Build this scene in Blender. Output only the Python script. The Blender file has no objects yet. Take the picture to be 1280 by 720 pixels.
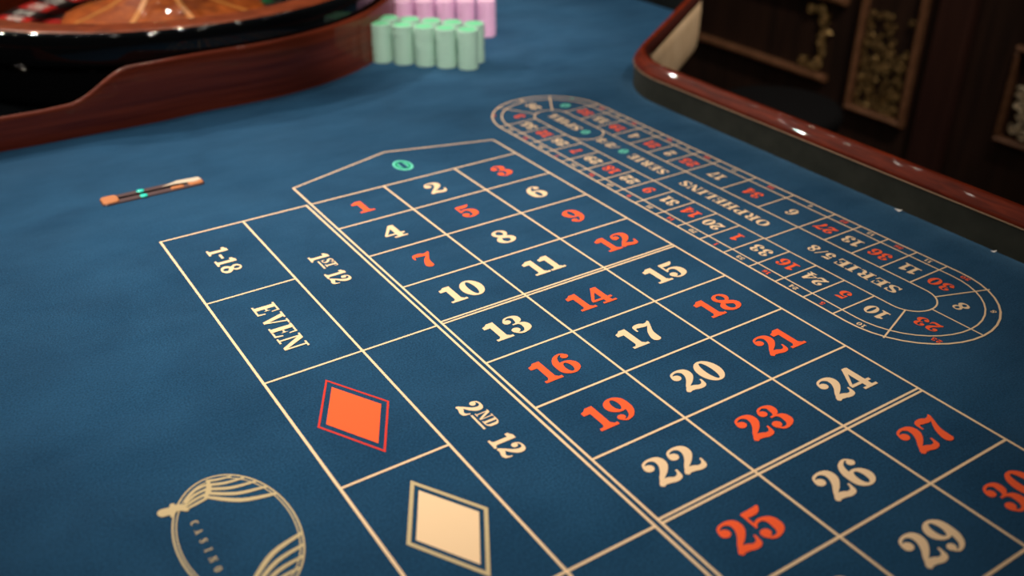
import bpy, bmesh, math, random
from mathutils import Matrix, Vector
random.seed(7)
PI = math.pi
U = 0.108            # metres per layout unit (one number column is one unit wide)
TZ = 0.80            # height of the felt above the floor in metres

# ------------------------------------------------------------------ camera
SC = bpy.context.scene
COL = SC.collection
cam_data = bpy.data.cameras.new('camera')
cam = bpy.data.objects.new('camera', cam_data)
COL.objects.link(cam)
RR = ((0.8381743510, -0.5454015375, -0.0009592691),
      (-0.2752052702, -0.4214162918, -0.8641009017),
      (0.4708777087, 0.7245312084, -0.5033177044))
CC = (-3.817552936, -10.389866617, 5.091621142)
m = Matrix.Identity(4)
for i in range(3):
    m[i][0] = RR[0][i]
    m[i][1] = -RR[1][i]
    m[i][2] = -RR[2][i]
    m[i][3] = CC[i] * U + (TZ if i == 2 else 0)
cam.matrix_world = m
cam_data.sensor_width = 36.0
cam_data.lens = 1207.897 / 1280 * 36
cam_data.clip_start = 0.02
cam_data.clip_end = 60
cam_data.dof.use_dof = True
cam_data.dof.focus_distance = 9.3 * U
cam_data.dof.aperture_fstop = 3.0
SC.camera = cam

# ------------------------------------------------------------------ world, lamps, exposure
SC.view_settings.view_transform = 'Standard'
SC.view_settings.look = 'None'
SC.view_settings.exposure = 0.0
SC.view_settings.gamma = 1.0
SC.view_settings.use_curve_mapping = False
world = bpy.data.worlds.new('room_ambience')
SC.world = world
world.use_nodes = True
bg = world.node_tree.nodes['Background']
bg.inputs[0].default_value = (1.0, 0.86, 0.72, 1)
bg.inputs[1].default_value = 0.012


def ceiling_or_fill_spot(x, y, z, watts, aim, color=(1.0, 0.88, 0.75), size=95, radius=0.018):
    d = bpy.data.lights.new('ceiling_or_fill_spot', 'SPOT')
    d.energy = watts
    d.color = color
    d.spot_size = math.radians(size)
    d.spot_blend = 1.0
    d.shadow_soft_size = radius
    o = bpy.data.objects.new('ceiling_or_fill_spot', d)
    COL.objects.link(o)
    o.location = (x * U, y * U, TZ + z * U)
    tgt = Vector((aim[0] * U, aim[1] * U, TZ))
    o.rotation_euler = (tgt - o.location).to_track_quat('-Z', 'Y').to_euler()
    return o


for (x, y, z, w, aim, size) in [
    (-6.5, 3.0, 17.0, 80, (-0.4, -1.2), 38), (-4.0, -4.0, 18.0, 75, (0.0, -3.4), 34), (-1.0, 6.5, 17.0, 50, (-0.3, -0.8), 46),
    (-10.0, 13.0, 13.0, 66, (-2.5, 2.5), 60), (-4.0, 17.0, 13.0, 66, (-1.0, 3.5), 60), (3.0, 16.0, 14.0, 26, (3.5, 5.0), 50),
    (-9.0, -3.0, 16.0, 8, (1.5, 0.0), 70), (-2.5, -10.0, 15.0, 190, (5.4, 5.6), 18),  # the second is an added fill, aimed narrowly at the chip fronts
    (5.5, 9.0, 16.0, 9, (6.0, 5.0), 60), (1.5, -3.0, 18.0, 5, (1.0, -2.0), 60), (6.0, 0.0, 17.0, 3, (6.0, 0.0), 60), (2.5, 1.5, 18.0, 5, (2.0, 1.0), 60),
    (-6.0, -8.0, 15.0, 45, (-1.5, 3.2), 30),  # added front fill for the surround and the felt before it
    (11.5, -5.0, 16.0, 125, (12.0, 5.0), 50),  # added fill to brighten the notch apron and the back wall
]:
    ceiling_or_fill_spot(x, y, z, w, aim, size=size)
# small bare bulbs of the chandeliers over the table
for (x, y, z) in [(-8, 6, 16), (-6, 8, 15.5), (-7, 11, 16.5), (-4, 9, 16), (-2, 11, 15.5), (-3, 14, 16.5), (0, 9, 16), (2, 12, 16), (4, 10, 15.5), (1, 15, 16.5),
                  (6, 13, 16), (-9, 15, 16), (-5, 18, 16), (0, 20, 16), (5, 18, 16), (9, 10, 16), (8, 5, 16), (-6, 2, 16), (3, 6, 16), (10, 16, 16)]:
    bd = bpy.data.lights.new('chandelier_bulb', 'POINT')
    bd.energy = 1.0
    bd.color = (1.0, 0.88, 0.76)
    bd.shadow_soft_size = 0.012
    bo = bpy.data.objects.new('chandelier_bulb', bd)
    COL.objects.link(bo)
    bo.location = (x * U, y * U, TZ + z * U)

# ------------------------------------------------------------------ materials


def lin(r, g, b):
    def f(c):
        c /= 255.0
        return c / 12.92 if c <= 0.04045 else ((c + 0.055) / 1.055) ** 2.4
    return (f(r), f(g), f(b), 1.0)


def pmat(name, color, rough=0.5, metal=0.0, coat=0.0, sheen=0.0, spec=0.5, sheen_tint=None):
    mt = bpy.data.materials.new(name)
    mt.use_nodes = True
    b = mt.node_tree.nodes['Principled BSDF']
    b.inputs['Base Color'].default_value = color
    b.inputs['Roughness'].default_value = rough
    b.inputs['Metallic'].default_value = metal
    b.inputs['Coat Weight'].default_value = coat
    b.inputs['Coat Roughness'].default_value = 0.025
    b.inputs['Sheen Weight'].default_value = sheen
    b.inputs['Specular IOR Level'].default_value = spec
    if sheen_tint:
        b.inputs['Sheen Tint'].default_value = sheen_tint
    return mt


def vary(mt, c1, c2, scale=(1, 1, 1), nscale=5.0, lo=0.35, hi=0.65, detail=4.0, bump=0.0, bump_scale=None, dist=0.001, distort=0.0):
    nt = mt.node_tree
    n = nt.nodes
    b = n['Principled BSDF']
    tc = n.new('ShaderNodeTexCoord')
    mp = n.new('ShaderNodeMapping')
    mp.inputs['Scale'].default_value = scale
    nz = n.new('ShaderNodeTexNoise')
    nz.inputs['Scale'].default_value = nscale
    nz.inputs['Detail'].default_value = detail
    nz.inputs['Distortion'].default_value = distort
    cr = n.new('ShaderNodeValToRGB')
    cr.color_ramp.elements[0].position = lo
    cr.color_ramp.elements[0].color = c1
    cr.color_ramp.elements[1].position = hi
    cr.color_ramp.elements[1].color = c2
    L = nt.links.new
    L(tc.outputs['Object'], mp.inputs['Vector'])
    L(mp.outputs['Vector'], nz.inputs['Vector'])
    L(nz.outputs['Fac'], cr.inputs['Fac'])
    L(cr.outputs['Color'], b.inputs['Base Color'])
    if bump:
        nb = n.new('ShaderNodeTexNoise')
        nb.inputs['Scale'].default_value = bump_scale or nscale
        nb.inputs['Detail'].default_value = 3
        bp = n.new('ShaderNodeBump')
        bp.inputs['Strength'].default_value = bump
        bp.inputs['Distance'].default_value = dist
        L(tc.outputs['Object'], nb.inputs['Vector'])
        L(nb.outputs['Fac'], bp.inputs['Height'])
        L(bp.outputs['Normal'], b.inputs['Normal'])
    return mt


M = {}
M['felt'] = vary(pmat('blue_felt', lin(40, 90, 135), 0.95, sheen=0.42, spec=0.05, sheen_tint=(0.25, 0.58, 1.0, 1)),
                 (0.0075, 0.040, 0.092, 1), (0.0115, 0.058, 0.128, 1), (1, 1, 1), 9.0, 0.3, 0.7, 5.0, 0.5, 750.0, 0.0008, 0.6)


def suede(mt):
    """fine mottling of the nap and broad brushed patches in its sheen."""
    nt = mt.node_tree
    n = nt.nodes
    b = n['Principled BSDF']
    L = nt.links.new
    tc = [q for q in n if q.type == 'TEX_COORD'][0]
    old = b.inputs['Base Color'].links[0].from_socket
    fine = n.new('ShaderNodeTexNoise')
    fine.inputs['Scale'].default_value = 520
    fine.inputs['Detail'].default_value = 2
    mr = n.new('ShaderNodeMapRange')
    mr.inputs[1].default_value = 0.3
    mr.inputs[2].default_value = 0.7
    mr.inputs[3].default_value = 0.62
    mr.inputs[4].default_value = 1.38
    mul = n.new('ShaderNodeVectorMath')
    mul.operation = 'SCALE'
    L(tc.outputs['Object'], fine.inputs['Vector'])
    L(fine.outputs['Fac'], mr.inputs[0])
    L(old, mul.inputs[0])
    L(mr.outputs[0], mul.inputs['Scale'])
    L(mul.outputs[0], b.inputs['Base Color'])
    mp = n.new('ShaderNodeMapping')
    mp.inputs['Rotation'].default_value = (0, 0, 0.5)
    mp.inputs['Scale'].default_value = (1.0, 2.2, 1.0)
    nap = n.new('ShaderNodeTexNoise')
    nap.inputs['Scale'].default_value = 7
    nap.inputs['Detail'].default_value = 6
    nap.inputs['Roughness'].default_value = 0.6
    m2 = n.new('ShaderNodeMapRange')
    m2.inputs[1].default_value = 0.3
    m2.inputs[2].default_value = 0.7
    m2.inputs[3].default_value = 0.27
    m2.inputs[4].default_value = 0.57
    L(tc.outputs['Object'], mp.inputs['Vector'])
    L(mp.outputs['Vector'], nap.inputs['Vector'])
    L(nap.outputs['Fac'], m2.inputs[0])
    L(m2.outputs[0], b.inputs['Sheen Weight'])


suede(M['felt'])
M['cream'] = pmat('cream_print', lin(244, 213, 172), 0.9, spec=0.1, sheen=0.22)
M['red'] = pmat('red_print', lin(255, 100, 54), 0.9, spec=0.1, sheen=0.1)
M['dark_red'] = pmat('dark_red_print', lin(212, 58, 46), 0.9, spec=0.1, sheen=0.1)
M['teal'] = pmat('teal_print', lin(110, 220, 195), 0.9, spec=0.1, sheen=0.1)
M['green'] = pmat('green_print', lin(25, 150, 110), 0.9, spec=0.1)
M['gold_print'] = pmat('dull_gold_print', lin(200, 182, 140), 0.9, spec=0.1, sheen=0.22)
M['rail'] = vary(pmat('mahogany_rail', lin(110, 40, 22), 0.5, coat=0.2, spec=0.12),
                 (0.095, 0.010, 0.003, 1), (0.25, 0.030, 0.008, 1), (60, 6, 60), 3.0, 0.3, 0.7, 5.0, distort=0.5)
M['surround'] = vary(pmat('mahogany_surround', lin(90, 36, 24), 0.5, coat=0.45, spec=0.1),
                     (0.095, 0.014, 0.006, 1), (0.20, 0.034, 0.013, 1), (3, 3, 70), 2.0, 0.3, 0.72, 4.0, distort=0.1)
M['trackwood'] = vary(pmat('wheel_wood', lin(150, 70, 30), 0.5, coat=0.2, spec=0.08),
                      (0.24, 0.042, 0.007, 1), (0.52, 0.125, 0.018, 1), (12, 12, 40), 3.0, 0.3, 0.7, 5.0)
M['dark_sidewood'] = pmat('dark_rail_side', lin(58, 22, 16), 0.5, coat=0.15, spec=0.2)  # outer side of the rail, in a darker colour than the cap
M['rimwood'] = vary(pmat('rim_wood', lin(120, 50, 25), 0.4, coat=0.12, spec=0.08),
                    (0.13, 0.024, 0.007, 1), (0.25, 0.05, 0.014, 1), (12, 12, 40), 3.0, 0.3, 0.7, 5.0)
M['inlay'] = pmat('light_wood_inlay', lin(225, 150, 70), 0.3, coat=0.8)
M['lacquer'] = pmat('black_lacquer', (0.004, 0.005, 0.006, 1), 0.03, spec=0.28)
M['wallpad'] = vary(pmat('grey_green_leather', lin(70, 72, 62), 0.6, spec=0.25),
                    (0.036, 0.039, 0.029, 1), (0.05, 0.052, 0.040, 1), (1, 1, 1), 30.0, bump=0.2, bump_scale=400.0, dist=0.0005)
M['piping'] = pmat('tan_piping', lin(150, 120, 90), 0.6)
M['apron'] = vary(pmat('cream_leather', lin(215, 185, 150), 0.55, spec=0.3),
                  lin(214, 184, 146), lin(226, 198, 162), (1, 1, 1), 20.0, bump=0.1, bump_scale=300.0, dist=0.0005)
M['body'] = pmat('dark_table_body', lin(40, 26, 20), 0.6)
M['chrome'] = pmat('chrome', (0.8, 0.8, 0.82, 1), 0.12, metal=1.0)
M['brass'] = pmat('brass', (0.85, 0.58, 0.24, 1), 0.22, metal=1.0)
M['pocket_red'] = pmat('pocket_red', lin(215, 40, 35), 0.3, coat=0.5)
M['pocket_black'] = pmat('pocket_black', lin(34, 34, 36), 0.3, coat=0.5)
M['pocket_green'] = pmat('pocket_green', lin(20, 120, 70), 0.3, coat=0.5)
M['white'] = pmat('white_print', lin(240, 236, 228), 0.5)
M['chip_green'] = pmat('mint_chip', lin(176, 216, 200), 0.55)
M['chip_green_face'] = pmat('mint_chip_face', lin(120, 225, 170), 0.5)
M['chip_pink'] = pmat('pink_chip', lin(240, 192, 232), 0.55)
M['chip_pink_face'] = pmat('pink_chip_face', lin(246, 205, 236), 0.5)
M['copper'] = pmat('copper', (0.50, 0.17, 0.05, 1), 0.45, metal=0.2)
M['slot_dark'] = pmat('slot_brown_gloss', lin(86, 66, 68), 0.3, coat=0.3)
M['black'] = pmat('black_void', (0.002, 0.002, 0.002, 1), 0.9, spec=0.0)
M['teal_reflection'] = pmat('painted_teal_reflection', lin(30, 225, 205), 0.3, coat=0.5)  # teal reflection in the slot, put into the colour
M['bone'] = pmat('painted_pale_reflection', lin(215, 200, 178), 0.35, coat=0.4)  # pale reflection at the right end of the slot, put into the colour
M['wallwood'] = vary(pmat('dark_walnut', lin(46, 26, 18), 0.5, coat=0.15),
                     (0.024, 0.012, 0.008, 1), (0.05, 0.023, 0.014, 1), (14, 14, 1.5), 2.0)
M['stilewood'] = vary(pmat('reddish_walnut', lin(70, 36, 28), 0.5, coat=0.15),
                      (0.04, 0.014, 0.010, 1), (0.06, 0.022, 0.015, 1), (14, 14, 1.5), 2.0)
M['moulding'] = vary(pmat('bronze_moulding', lin(150, 90, 55), 0.4, coat=0.2),
                     (0.16, 0.07, 0.032, 1), (0.26, 0.12, 0.06, 1), (20, 20, 20), 2.0)
M['gilt'] = vary(pmat('antique_gilt', (0.55, 0.36, 0.13, 1), 0.38, metal=0.7),
                 (0.30, 0.18, 0.06, 1), (0.62, 0.42, 0.17, 1), (1, 1, 1), 30.0)
M['pale_gilt'] = pmat('pale_gilt', (0.75, 0.62, 0.42, 1), 0.38, metal=0.5)
M['carpet'] = vary(pmat('dark_carpet', lin(40, 24, 20), 0.95), (0.012, 0.006, 0.005, 1), (0.022, 0.011, 0.008, 1), (1, 1, 1), 40.0)
M['blackleather'] = pmat('black_leather', (0.003, 0.003, 0.0035, 1), 0.85, spec=0.1)
M['paper'] = pmat('white_paper', lin(240, 238, 232), 0.8)

# ------------------------------------------------------------------ helpers
ORG = {}     # world origin of every object (metres)


def W(p):
    return (p[0] * U, p[1] * U, TZ + p[2] * U)


def _place(o, org, parent):
    COL.objects.link(o)
    ORG[o.name] = Vector(org)
    if parent:
        o.parent = parent
        o.location = Vector(org) - ORG[parent.name]
    else:
        o.location = org


def empty(name, p, label=None, cat=None, group=None, parent=None):
    o = bpy.data.objects.new(name, None)
    o.empty_display_size = 0.02
    _place(o, W(p), parent)
    tag(o, label, cat, group)
    return o


def tag(o, label=None, cat=None, group=None, kind=None):
    if label:
        o['label'] = label
    if cat:
        o['category'] = cat
    if group:
        o['group'] = group
    if kind:
        o['kind'] = kind
    return o


def obj(name, vf, mat, parent=None, origin=None, smooth=False, auto=None):
    """vf = (verts in layout units, faces). origin in layout units (default: centre of the bottom of the bounds)."""
    vs, fs = vf
    if origin is None:
        xs = [v[0] for v in vs]; ys = [v[1] for v in vs]; zs = [v[2] for v in vs]
        origin = ((min(xs) + max(xs)) / 2, (min(ys) + max(ys)) / 2, min(zs))
    og = Vector(W(origin))
    me = bpy.data.meshes.new(name)
    me.from_pydata([tuple(Vector(W(v)) - og) for v in vs], [], fs)
    mats = mat if isinstance(mat, (list, tuple)) else [mat]
    for k in mats:
        me.materials.append(M[k])
    if smooth:
        me.polygons.foreach_set('use_smooth', [True] * len(me.polygons))
        if auto:
            me.set_sharp_from_angle(angle=math.radians(auto))
    me.update()
    o = bpy.data.objects.new(name, me)
    _place(o, og, parent)
    return o


def join(parts):
    V, F = [], []
    for vs, fs in parts:
        n = len(V)
        V += list(vs)
        F += [tuple(i + n for i in f) for f in fs]
    return V, F


def box(x0, x1, y0, y1, z0, z1):
    v = [(x0, y0, z0), (x1, y0, z0), (x1, y1, z0), (x0, y1, z0), (x0, y0, z1), (x1, y0, z1), (x1, y1, z1), (x0, y1, z1)]
    f = [(0, 3, 2, 1), (4, 5, 6, 7), (0, 1, 5, 4), (1, 2, 6, 5), (2, 3, 7, 6), (3, 0, 4, 7)]
    return v, f


def lathe(c, prof, n=96, a0=0.0, a1=2 * PI):
    full = abs(a1 - a0 - 2 * PI) < 1e-6
    V, F = [], []
    k = len(prof)
    cnt = n if full else n + 1
    for i in range(cnt):
        a = a0 + (a1 - a0) * i / n
        for r, z in prof:
            V.append((c[0] + r * math.cos(a), c[1] + r * math.sin(a), c[2] + z))
    for i in range(n):
        j = (i + 1) % cnt
        for q in range(k - 1):
            F.append((i * k + q, j * k + q, j * k + q + 1, i * k + q + 1))
    return V, F


def tube(pts, rad, n=8, closed=False):
    """round tube along 3D points; rad is a number or a list."""
    V, F = [], []
    N = len(pts)
    P = [Vector(p) for p in pts]
    rr = rad if isinstance(rad, (list, tuple)) else [rad] * N
    up = Vector((0, 0, 1))
    for i in range(N):
        if closed:
            t = P[(i + 1) % N] - P[i - 1]
        else:
            t = P[min(i + 1, N - 1)] - P[max(i - 1, 0)]
        t.normalize()
        ref = up if abs(t.dot(up)) < 0.95 else Vector((1, 0, 0))
        a = t.cross(ref).normalized()
        b = a.cross(t)
        for q in range(n):
            th = 2 * PI * q / n
            V.append(tuple(P[i] + rr[i] * (math.cos(th) * a + math.sin(th) * b)))
    for i in range(N if closed else N - 1):
        j = (i + 1) % N
        for q in range(n):
            r = (q + 1) % n
            F.append((i * n + q, i * n + r, j * n + r, j * n + q))
    if not closed:
        F.append(tuple(range(n))[::-1])
        F.append(tuple((N - 1) * n + q for q in range(n)))
    return V, F


def fillet_path(corners, closed=True, seg=10):
    """corners: (x, y, radius) -> rounded polyline."""
    out = []
    N = len(corners)
    for i in range(N):
        x, y, r = corners[i]
        p = Vector((x, y))
        if not closed and i in (0, N - 1):
            out.append((x, y)); continue
        a = Vector(corners[i - 1][:2]) - p
        b = Vector(corners[(i + 1) % N][:2]) - p
        a.normalize(); b.normalize()
        half = math.acos(max(-1, min(1, a.dot(b)))) / 2
        if r <= 0 or abs(half - PI / 2) < 1e-3:
            out.append((x, y)); continue
        t = r / math.tan(half)
        c = p + (a + b).normalized() * (r / math.sin(half))
        s = p + a * t - c
        e = p + b * t - c
        a0 = math.atan2(s.y, s.x); a1 = math.atan2(e.y, e.x)
        d = (a1 - a0 + PI) % (2 * PI) - PI
        for k in range(seg + 1):
            th = a0 + d * k / seg
            out.append((c.x + r * math.cos(th), c.y + r * math.sin(th)))
    return out


def normals(path, closed=True):
    N = len(path)
    res = []
    for i in range(N):
        if closed:
            a = Vector(path[i - 1]); b = Vector(path[(i + 1) % N])
        else:
            a = Vector(path[max(i - 1, 0)]); b = Vector(path[min(i + 1, N - 1)])
        p = Vector(path[i])
        d1 = (p - a); d2 = (b - p)
        if d1.length < 1e-9: d1 = d2
        if d2.length < 1e-9: d2 = d1
        d1.normalize(); d2.normalize()
        t = (d1 + d2).normalized()
        s = 1.0 / max(0.5, t.dot(d1))
        res.append((t.y * s, -t.x * s))
    return res


def sweep(path, prof, closed=True, wrap=False):
    """profile (n outward, z) swept along a plan path."""
    nn = normals(path, closed)
    V, F = [], []
    k = len(prof)
    N = len(path)
    for (x, y), (nx, ny) in zip(path, nn):
        for n, z in prof:
            V.append((x + nx * n, y + ny * n, z))
    for i in range(N if closed else N - 1):
        j = (i + 1) % N
        for q in range(k if wrap else k - 1):
            r = (q + 1) % k
            F.append((i * k + q, j * k + q, j * k + r, i * k + r))
    if not closed and wrap:
        F.append(tuple(range(k)))
        F.append(tuple((N - 1) * k + q for q in range(k))[::-1])
    return V, F


def densify(path, step, closed=True):
    out = []
    N = len(path)
    for i in range(N if closed else N - 1):
        a = path[i]; b = path[(i + 1) % N]
        d = math.dist(a, b)
        k = max(1, int(d / step))
        for q in range(k):
            t = q / k
            out.append((a[0] + (b[0] - a[0]) * t, a[1] + (b[1] - a[1]) * t))
    if not closed:
        out.append(path[-1])
    return out


# ------------------------------------------------------------------ room: floor, panelled wall
FZ = -TZ / U
fl = obj('floor', ([(-40, -40, FZ), (30, -40, FZ), (30, 40, FZ), (-40, 40, FZ)], [(0, 1, 2, 3)]), 'carpet')
tag(fl, kind='structure')
WX = 18.0
wl = obj('wall_right', box(WX + 0.1, WX + 1.5, -25, 30, FZ, 20), 'wallwood')
tag(wl, kind='structure')


def wall_piece(name, y0, y1, z0, z1, d, mat, parent):
    """bevelled slab proud of the wall by d."""
    e = min(0.06, d * 0.5)
    x0 = WX + 0.1
    v = [(x0, y0, z0), (x0, y1, z0), (x0, y1, z1), (x0, y0, z1),
         (x0 - d + e, y0, z0), (x0 - d + e, y1, z0), (x0 - d + e, y1, z1), (x0 - d + e, y0, z1),
         (x0 - d, y0 + e, z0 + e), (x0 - d, y1 - e, z0 + e), (x0 - d, y1 - e, z1 - e), (x0 - d, y0 + e, z1 - e)]
    f = [(0, 1, 2, 3), (8, 11, 10, 9)]
    for a in (0, 4):
        for q in range(4):
            r = (q + 1) % 4
            f.append((a + q, a + 4 + q, a + 4 + r, a + r))
    return obj(name, (v, f), mat, parent)


def scroll(y, z, r, turns, start, sgn, taper=0.05, x=None):
    pts, rad = [], []
    n = int(18 * turns)
    for i in range(n + 1):
        t = i / n
        rr = r * (1 - 0.86 * t)
        a = start + sgn * turns * 2 * PI * t
        pts.append((x if x is not None else WX, y + rr * math.cos(a), z + rr * math.sin(a)))
        rad.append(taper * (1.0 - 0.45 * t))
    return tube(pts, rad, 6)


def boss(y, z, r, x=WX):
    V, F = [], []
    n = 10
    prof = [(1.0, 0.0), (0.85, 0.45), (0.5, 0.8), (0.0, 0.95)]
    for k, (pr_, h) in enumerate(prof[:-1]):
        for i in range(n):
            a = 2 * PI * i / n
            V.append((x + 0.05 - h * r * 0.9, y + r * pr_ * math.cos(a), z + r * pr_ * math.sin(a)))
    V.append((x + 0.05 - 0.95 * r * 0.9, y, z))
    for k in range(2):
        for i in range(n):
            j = (i + 1) % n
            F.append((k * n + i, k * n + j, (k + 1) * n + j, (k + 1) * n + i))
    for i in range(n):
        F.append((2 * n + i, 2 * n + (i + 1) % n, 3 * n))
    return V, F


def leaf(y, z, ang, L, w, x=WX):
    pts = []
    ca, sa = math.cos(ang), math.sin(ang)
    outline = [(0, 0), (0.25, 0.42), (0.5, 0.5), (0.78, 0.3), (1, 0), (0.78, -0.3), (0.5, -0.5), (0.25, -0.42)]
    V = [(x + 0.04, y + (a * L) * ca - (b * w) * sa, z + (a * L) * sa + (b * w) * ca) for a, b in outline]
    V.append((x - 0.07, y + 0.5 * L * ca, z + 0.5 * L * sa))
    F = [(i, (i + 1) % 8, 8) for i in range(8)]
    return V, F


def framed_panel(y0, y1, z0, z1, fw=0.17):
    """moulding frame around a recessed field: each moulding is a piece of its own."""
    wall_piece('panel_moulding', y0, y1, z0, z0 + fw, 0.22, 'moulding', wl)
    wall_piece('panel_moulding', y0, y1, z1 - fw, z1, 0.22, 'moulding', wl)
    wall_piece('panel_moulding', y0, y0 + fw, z0 + fw, z1 - fw, 0.22, 'moulding', wl)
    wall_piece('panel_moulding', y1 - fw, y1, z0 + fw, z1 - fw, 0.22, 'moulding', wl)


# broad panel at the left of the visible wall, with a gilt garland down its edge
wall_piece('panel_moulding', 7.0, 13.6, -3.62, -3.44, 0.24, 'moulding', wl)
wall_piece('panel_moulding', 6.7, 13.6, -1.42, -1.22, 0.24, 'moulding', wl)
wall_piece('panel_moulding', 13.4, 13.6, -3.44, -1.42, 0.24, 'moulding', wl)
orn = []
for (y, z, r, s) in [(7.86, -1.75, 0.13, 1), (7.5, -1.72, 0.16, -1), (7.36, -1.95, 0.17, 1), (7.25, -2.25, 0.15, -1), (7.36, -2.48, 0.12, 1),
                     (7.32, -2.68, 0.15, 1), (7.25, -2.9, 0.11, -1), (7.36, -3.22, 0.17, 1), (7.62, -3.3, 0.12, -1), (7.9, -3.2, 0.14, 1)]:
    orn.append(scroll(y, z, r, 1.6, random.uniform(0, 6), s, 0.035))
    orn.append(boss(y, z, r * 0.4))
    orn.append(leaf(y, z, random.uniform(0, 6.28), r * 1.5, r * 0.8))
obj('gilt_garland', join(orn), 'gilt', wl)
# narrow panel with gilt brocade
framed_panel(4.28, 6.18, -4.12, 1.2, 0.15)
orn = []
for i in range(7):
    for j in range(13):
        y = 4.62 + i * 0.2 + (j % 2) * 0.06
        z = -3.85 + j * 0.2 + random.uniform(-0.03, 0.03)
        s = 1 if (i + j) % 2 else -1
        if random.random() < (0.92 if j < 9 else 0.45):
            orn.append(scroll(y, z, 0.11, 1.3, random.uniform(0, 6.28), s, 0.016))
            if random.random() < 0.5:
                orn.append(leaf(y, z, random.uniform(0, 6.28), 0.17, 0.08))
            else:
                orn.append(boss(y, z, 0.045))
obj('gilt_brocade', join(orn), 'gilt', wl)
# red-brown stile between the panels
wall_piece('stile', 2.96, 3.86, FZ, 6.0, 0.3, 'stilewood', wl)
# third panel with pale gilt foliage
framed_panel(-1.2, 1.75, -3.62, -1.3, 0.14)
orn = []
for (y, z, r) in [(1.38, -2.34, 0.15), (1.3, -2.66, 0.16), (1.2, -2.95, 0.14), (1.32, -3.2, 0.13), (1.08, -3.3, 0.13), (0.95, -2.5, 0.18), (0.8, -2.9, 0.2)]:
    orn.append(scroll(y, z, r, 1.5, random.uniform(0, 6), random.choice((-1, 1)), 0.035))
    for q in range(3):
        orn.append(leaf(y, z, random.uniform(0, 6.28), r * 1.5, r * 0.8))
obj('gilt_foliage', join(orn), 'pale_gilt', wl)
bb = obj('baseboard_right', box(WX - 0.15, WX + 0.1, -25, 30, FZ, FZ + 1.1), 'stilewood')
tag(bb, kind='structure')

# ------------------------------------------------------------------ the table
table = empty('roulette_table', (2.0, 0.0, FZ),
              'long roulette table with printed blue felt, mahogany rail and cream leather sides', 'table')
OUT = fillet_path([(6.09, -13.5, 1.2), (6.09, 1.51, 1.65), (10.18, 4.41, 0.7), (10.18, 14.0, 1.2), (-6.6, 14.0, 1.2), (-6.6, -13.5, 1.2)])
OUT = densify(OUT, 0.6)
# felt: flat padded bed that rolls off towards the rail
roll = [(-0.52, 0.0), (-0.42, -0.002), (-0.34, -0.009), (-0.26, -0.021), (-0.18, -0.037), (-0.10, -0.058), (0.0, -0.09)]
fv, ff = sweep(OUT, roll)
k = len(roll)
ff.append(tuple(i * k for i in range(len(OUT))))
felt = obj('felt', (fv, ff), 'felt', table, (0, 0, 0), smooth=True, auto=40)
felt['label'] = 'blue felt bed printed with the betting layout'
wallpad = obj('rail_wall', sweep(OUT, [(0.0, -0.14), (0.0, 0.295), (0.10, 0.30), (0.2, 0.19)]), 'wallpad', table)
wallpad['label'] = 'grey green padded inner wall of the rail'
# fewer samples of the rounded wooden cap
RZ = -0.11
cap = [(0.0, 0.40 + RZ), (-0.012, 0.425 + RZ), (0.0, 0.455 + RZ), (0.035, 0.505 + RZ), (0.07, 0.555 + RZ), (0.095, 0.582 + RZ), (0.13, 0.594 + RZ), (0.16, 0.586 + RZ), (0.178, 0.56 + RZ), (0.178, 0.50 + RZ), (0.12, 0.40 + RZ)]
rail = obj('rail_cap', sweep(OUT, cap, wrap=True), 'rail', table, smooth=True, auto=60)
rail['label'] = 'glossy rounded mahogany rail cap'
outer_side = [(0.172, 0.572 + RZ), (0.21, 0.56 + RZ), (0.25, 0.525 + RZ), (0.272, 0.475 + RZ), (0.268, 0.425 + RZ), (0.24, 0.40 + RZ), (0.14, 0.41 + RZ)]
obj('rail_outer_side', sweep(OUT, outer_side, wrap=True), 'dark_sidewood', table, smooth=True, auto=50)['label'] = 'dark outer side of the rail'
nn = normals(OUT)
obj('piping', tube([(p[0] - n[0] * 0.012, p[1] - n[1] * 0.012, 0.40 + RZ) for p, n in zip(OUT, nn)], 0.011, 6, True), 'piping', table)
apr = [(n, z + RZ) for n, z in [(0.24, 0.41), (0.262, 0.38), (0.275, 0.2), (0.27, -0.2), (0.25, -0.5), (0.20, -0.66), (0.10, -0.74), (-0.1, -0.76)]]
ap = obj('apron', sweep(OUT, apr), 'apron', table, smooth=True)
ap['label'] = 'cream leather outer side of the table'
bv, bf = sweep(OUT, [(-0.1, -0.12), (-0.1, -0.86)])
bf.append(tuple(i * 2 + 1 for i in range(len(OUT)))[::-1])
obj('body', (bv, bf), 'body', table)
for y in (-8.5, 8.5):
    obj('pedestal_leg', join([box(-2.2, 2.2, y - 1.2, y + 1.2, FZ, FZ + 0.35), box(-1.6, 1.6, y - 0.7, y + 0.7, FZ + 0.35, -0.86)]), 'body', table)

# ------------------------------------------------------------------ glyphs


def cr(pts, n=7):
    out = []
    N = len(pts)
    for i in range(N - 1):
        p0 = pts[max(i - 1, 0)]; p1 = pts[i]; p2 = pts[i + 1]; p3 = pts[min(i + 2, N - 1)]
        for k in range(n):
            t = k / n
            out.append(tuple(0.5 * ((2 * p1[c]) + (-p0[c] + p2[c]) * t + (2 * p0[c] - 5 * p1[c] + 4 * p2[c] - p3[c]) * t * t
                                    + (-p0[c] + 3 * p1[c] - 3 * p2[c] + p3[c]) * t ** 3) for c in range(len(p1))))
    out.append(tuple(pts[-1]))
    return out


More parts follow.
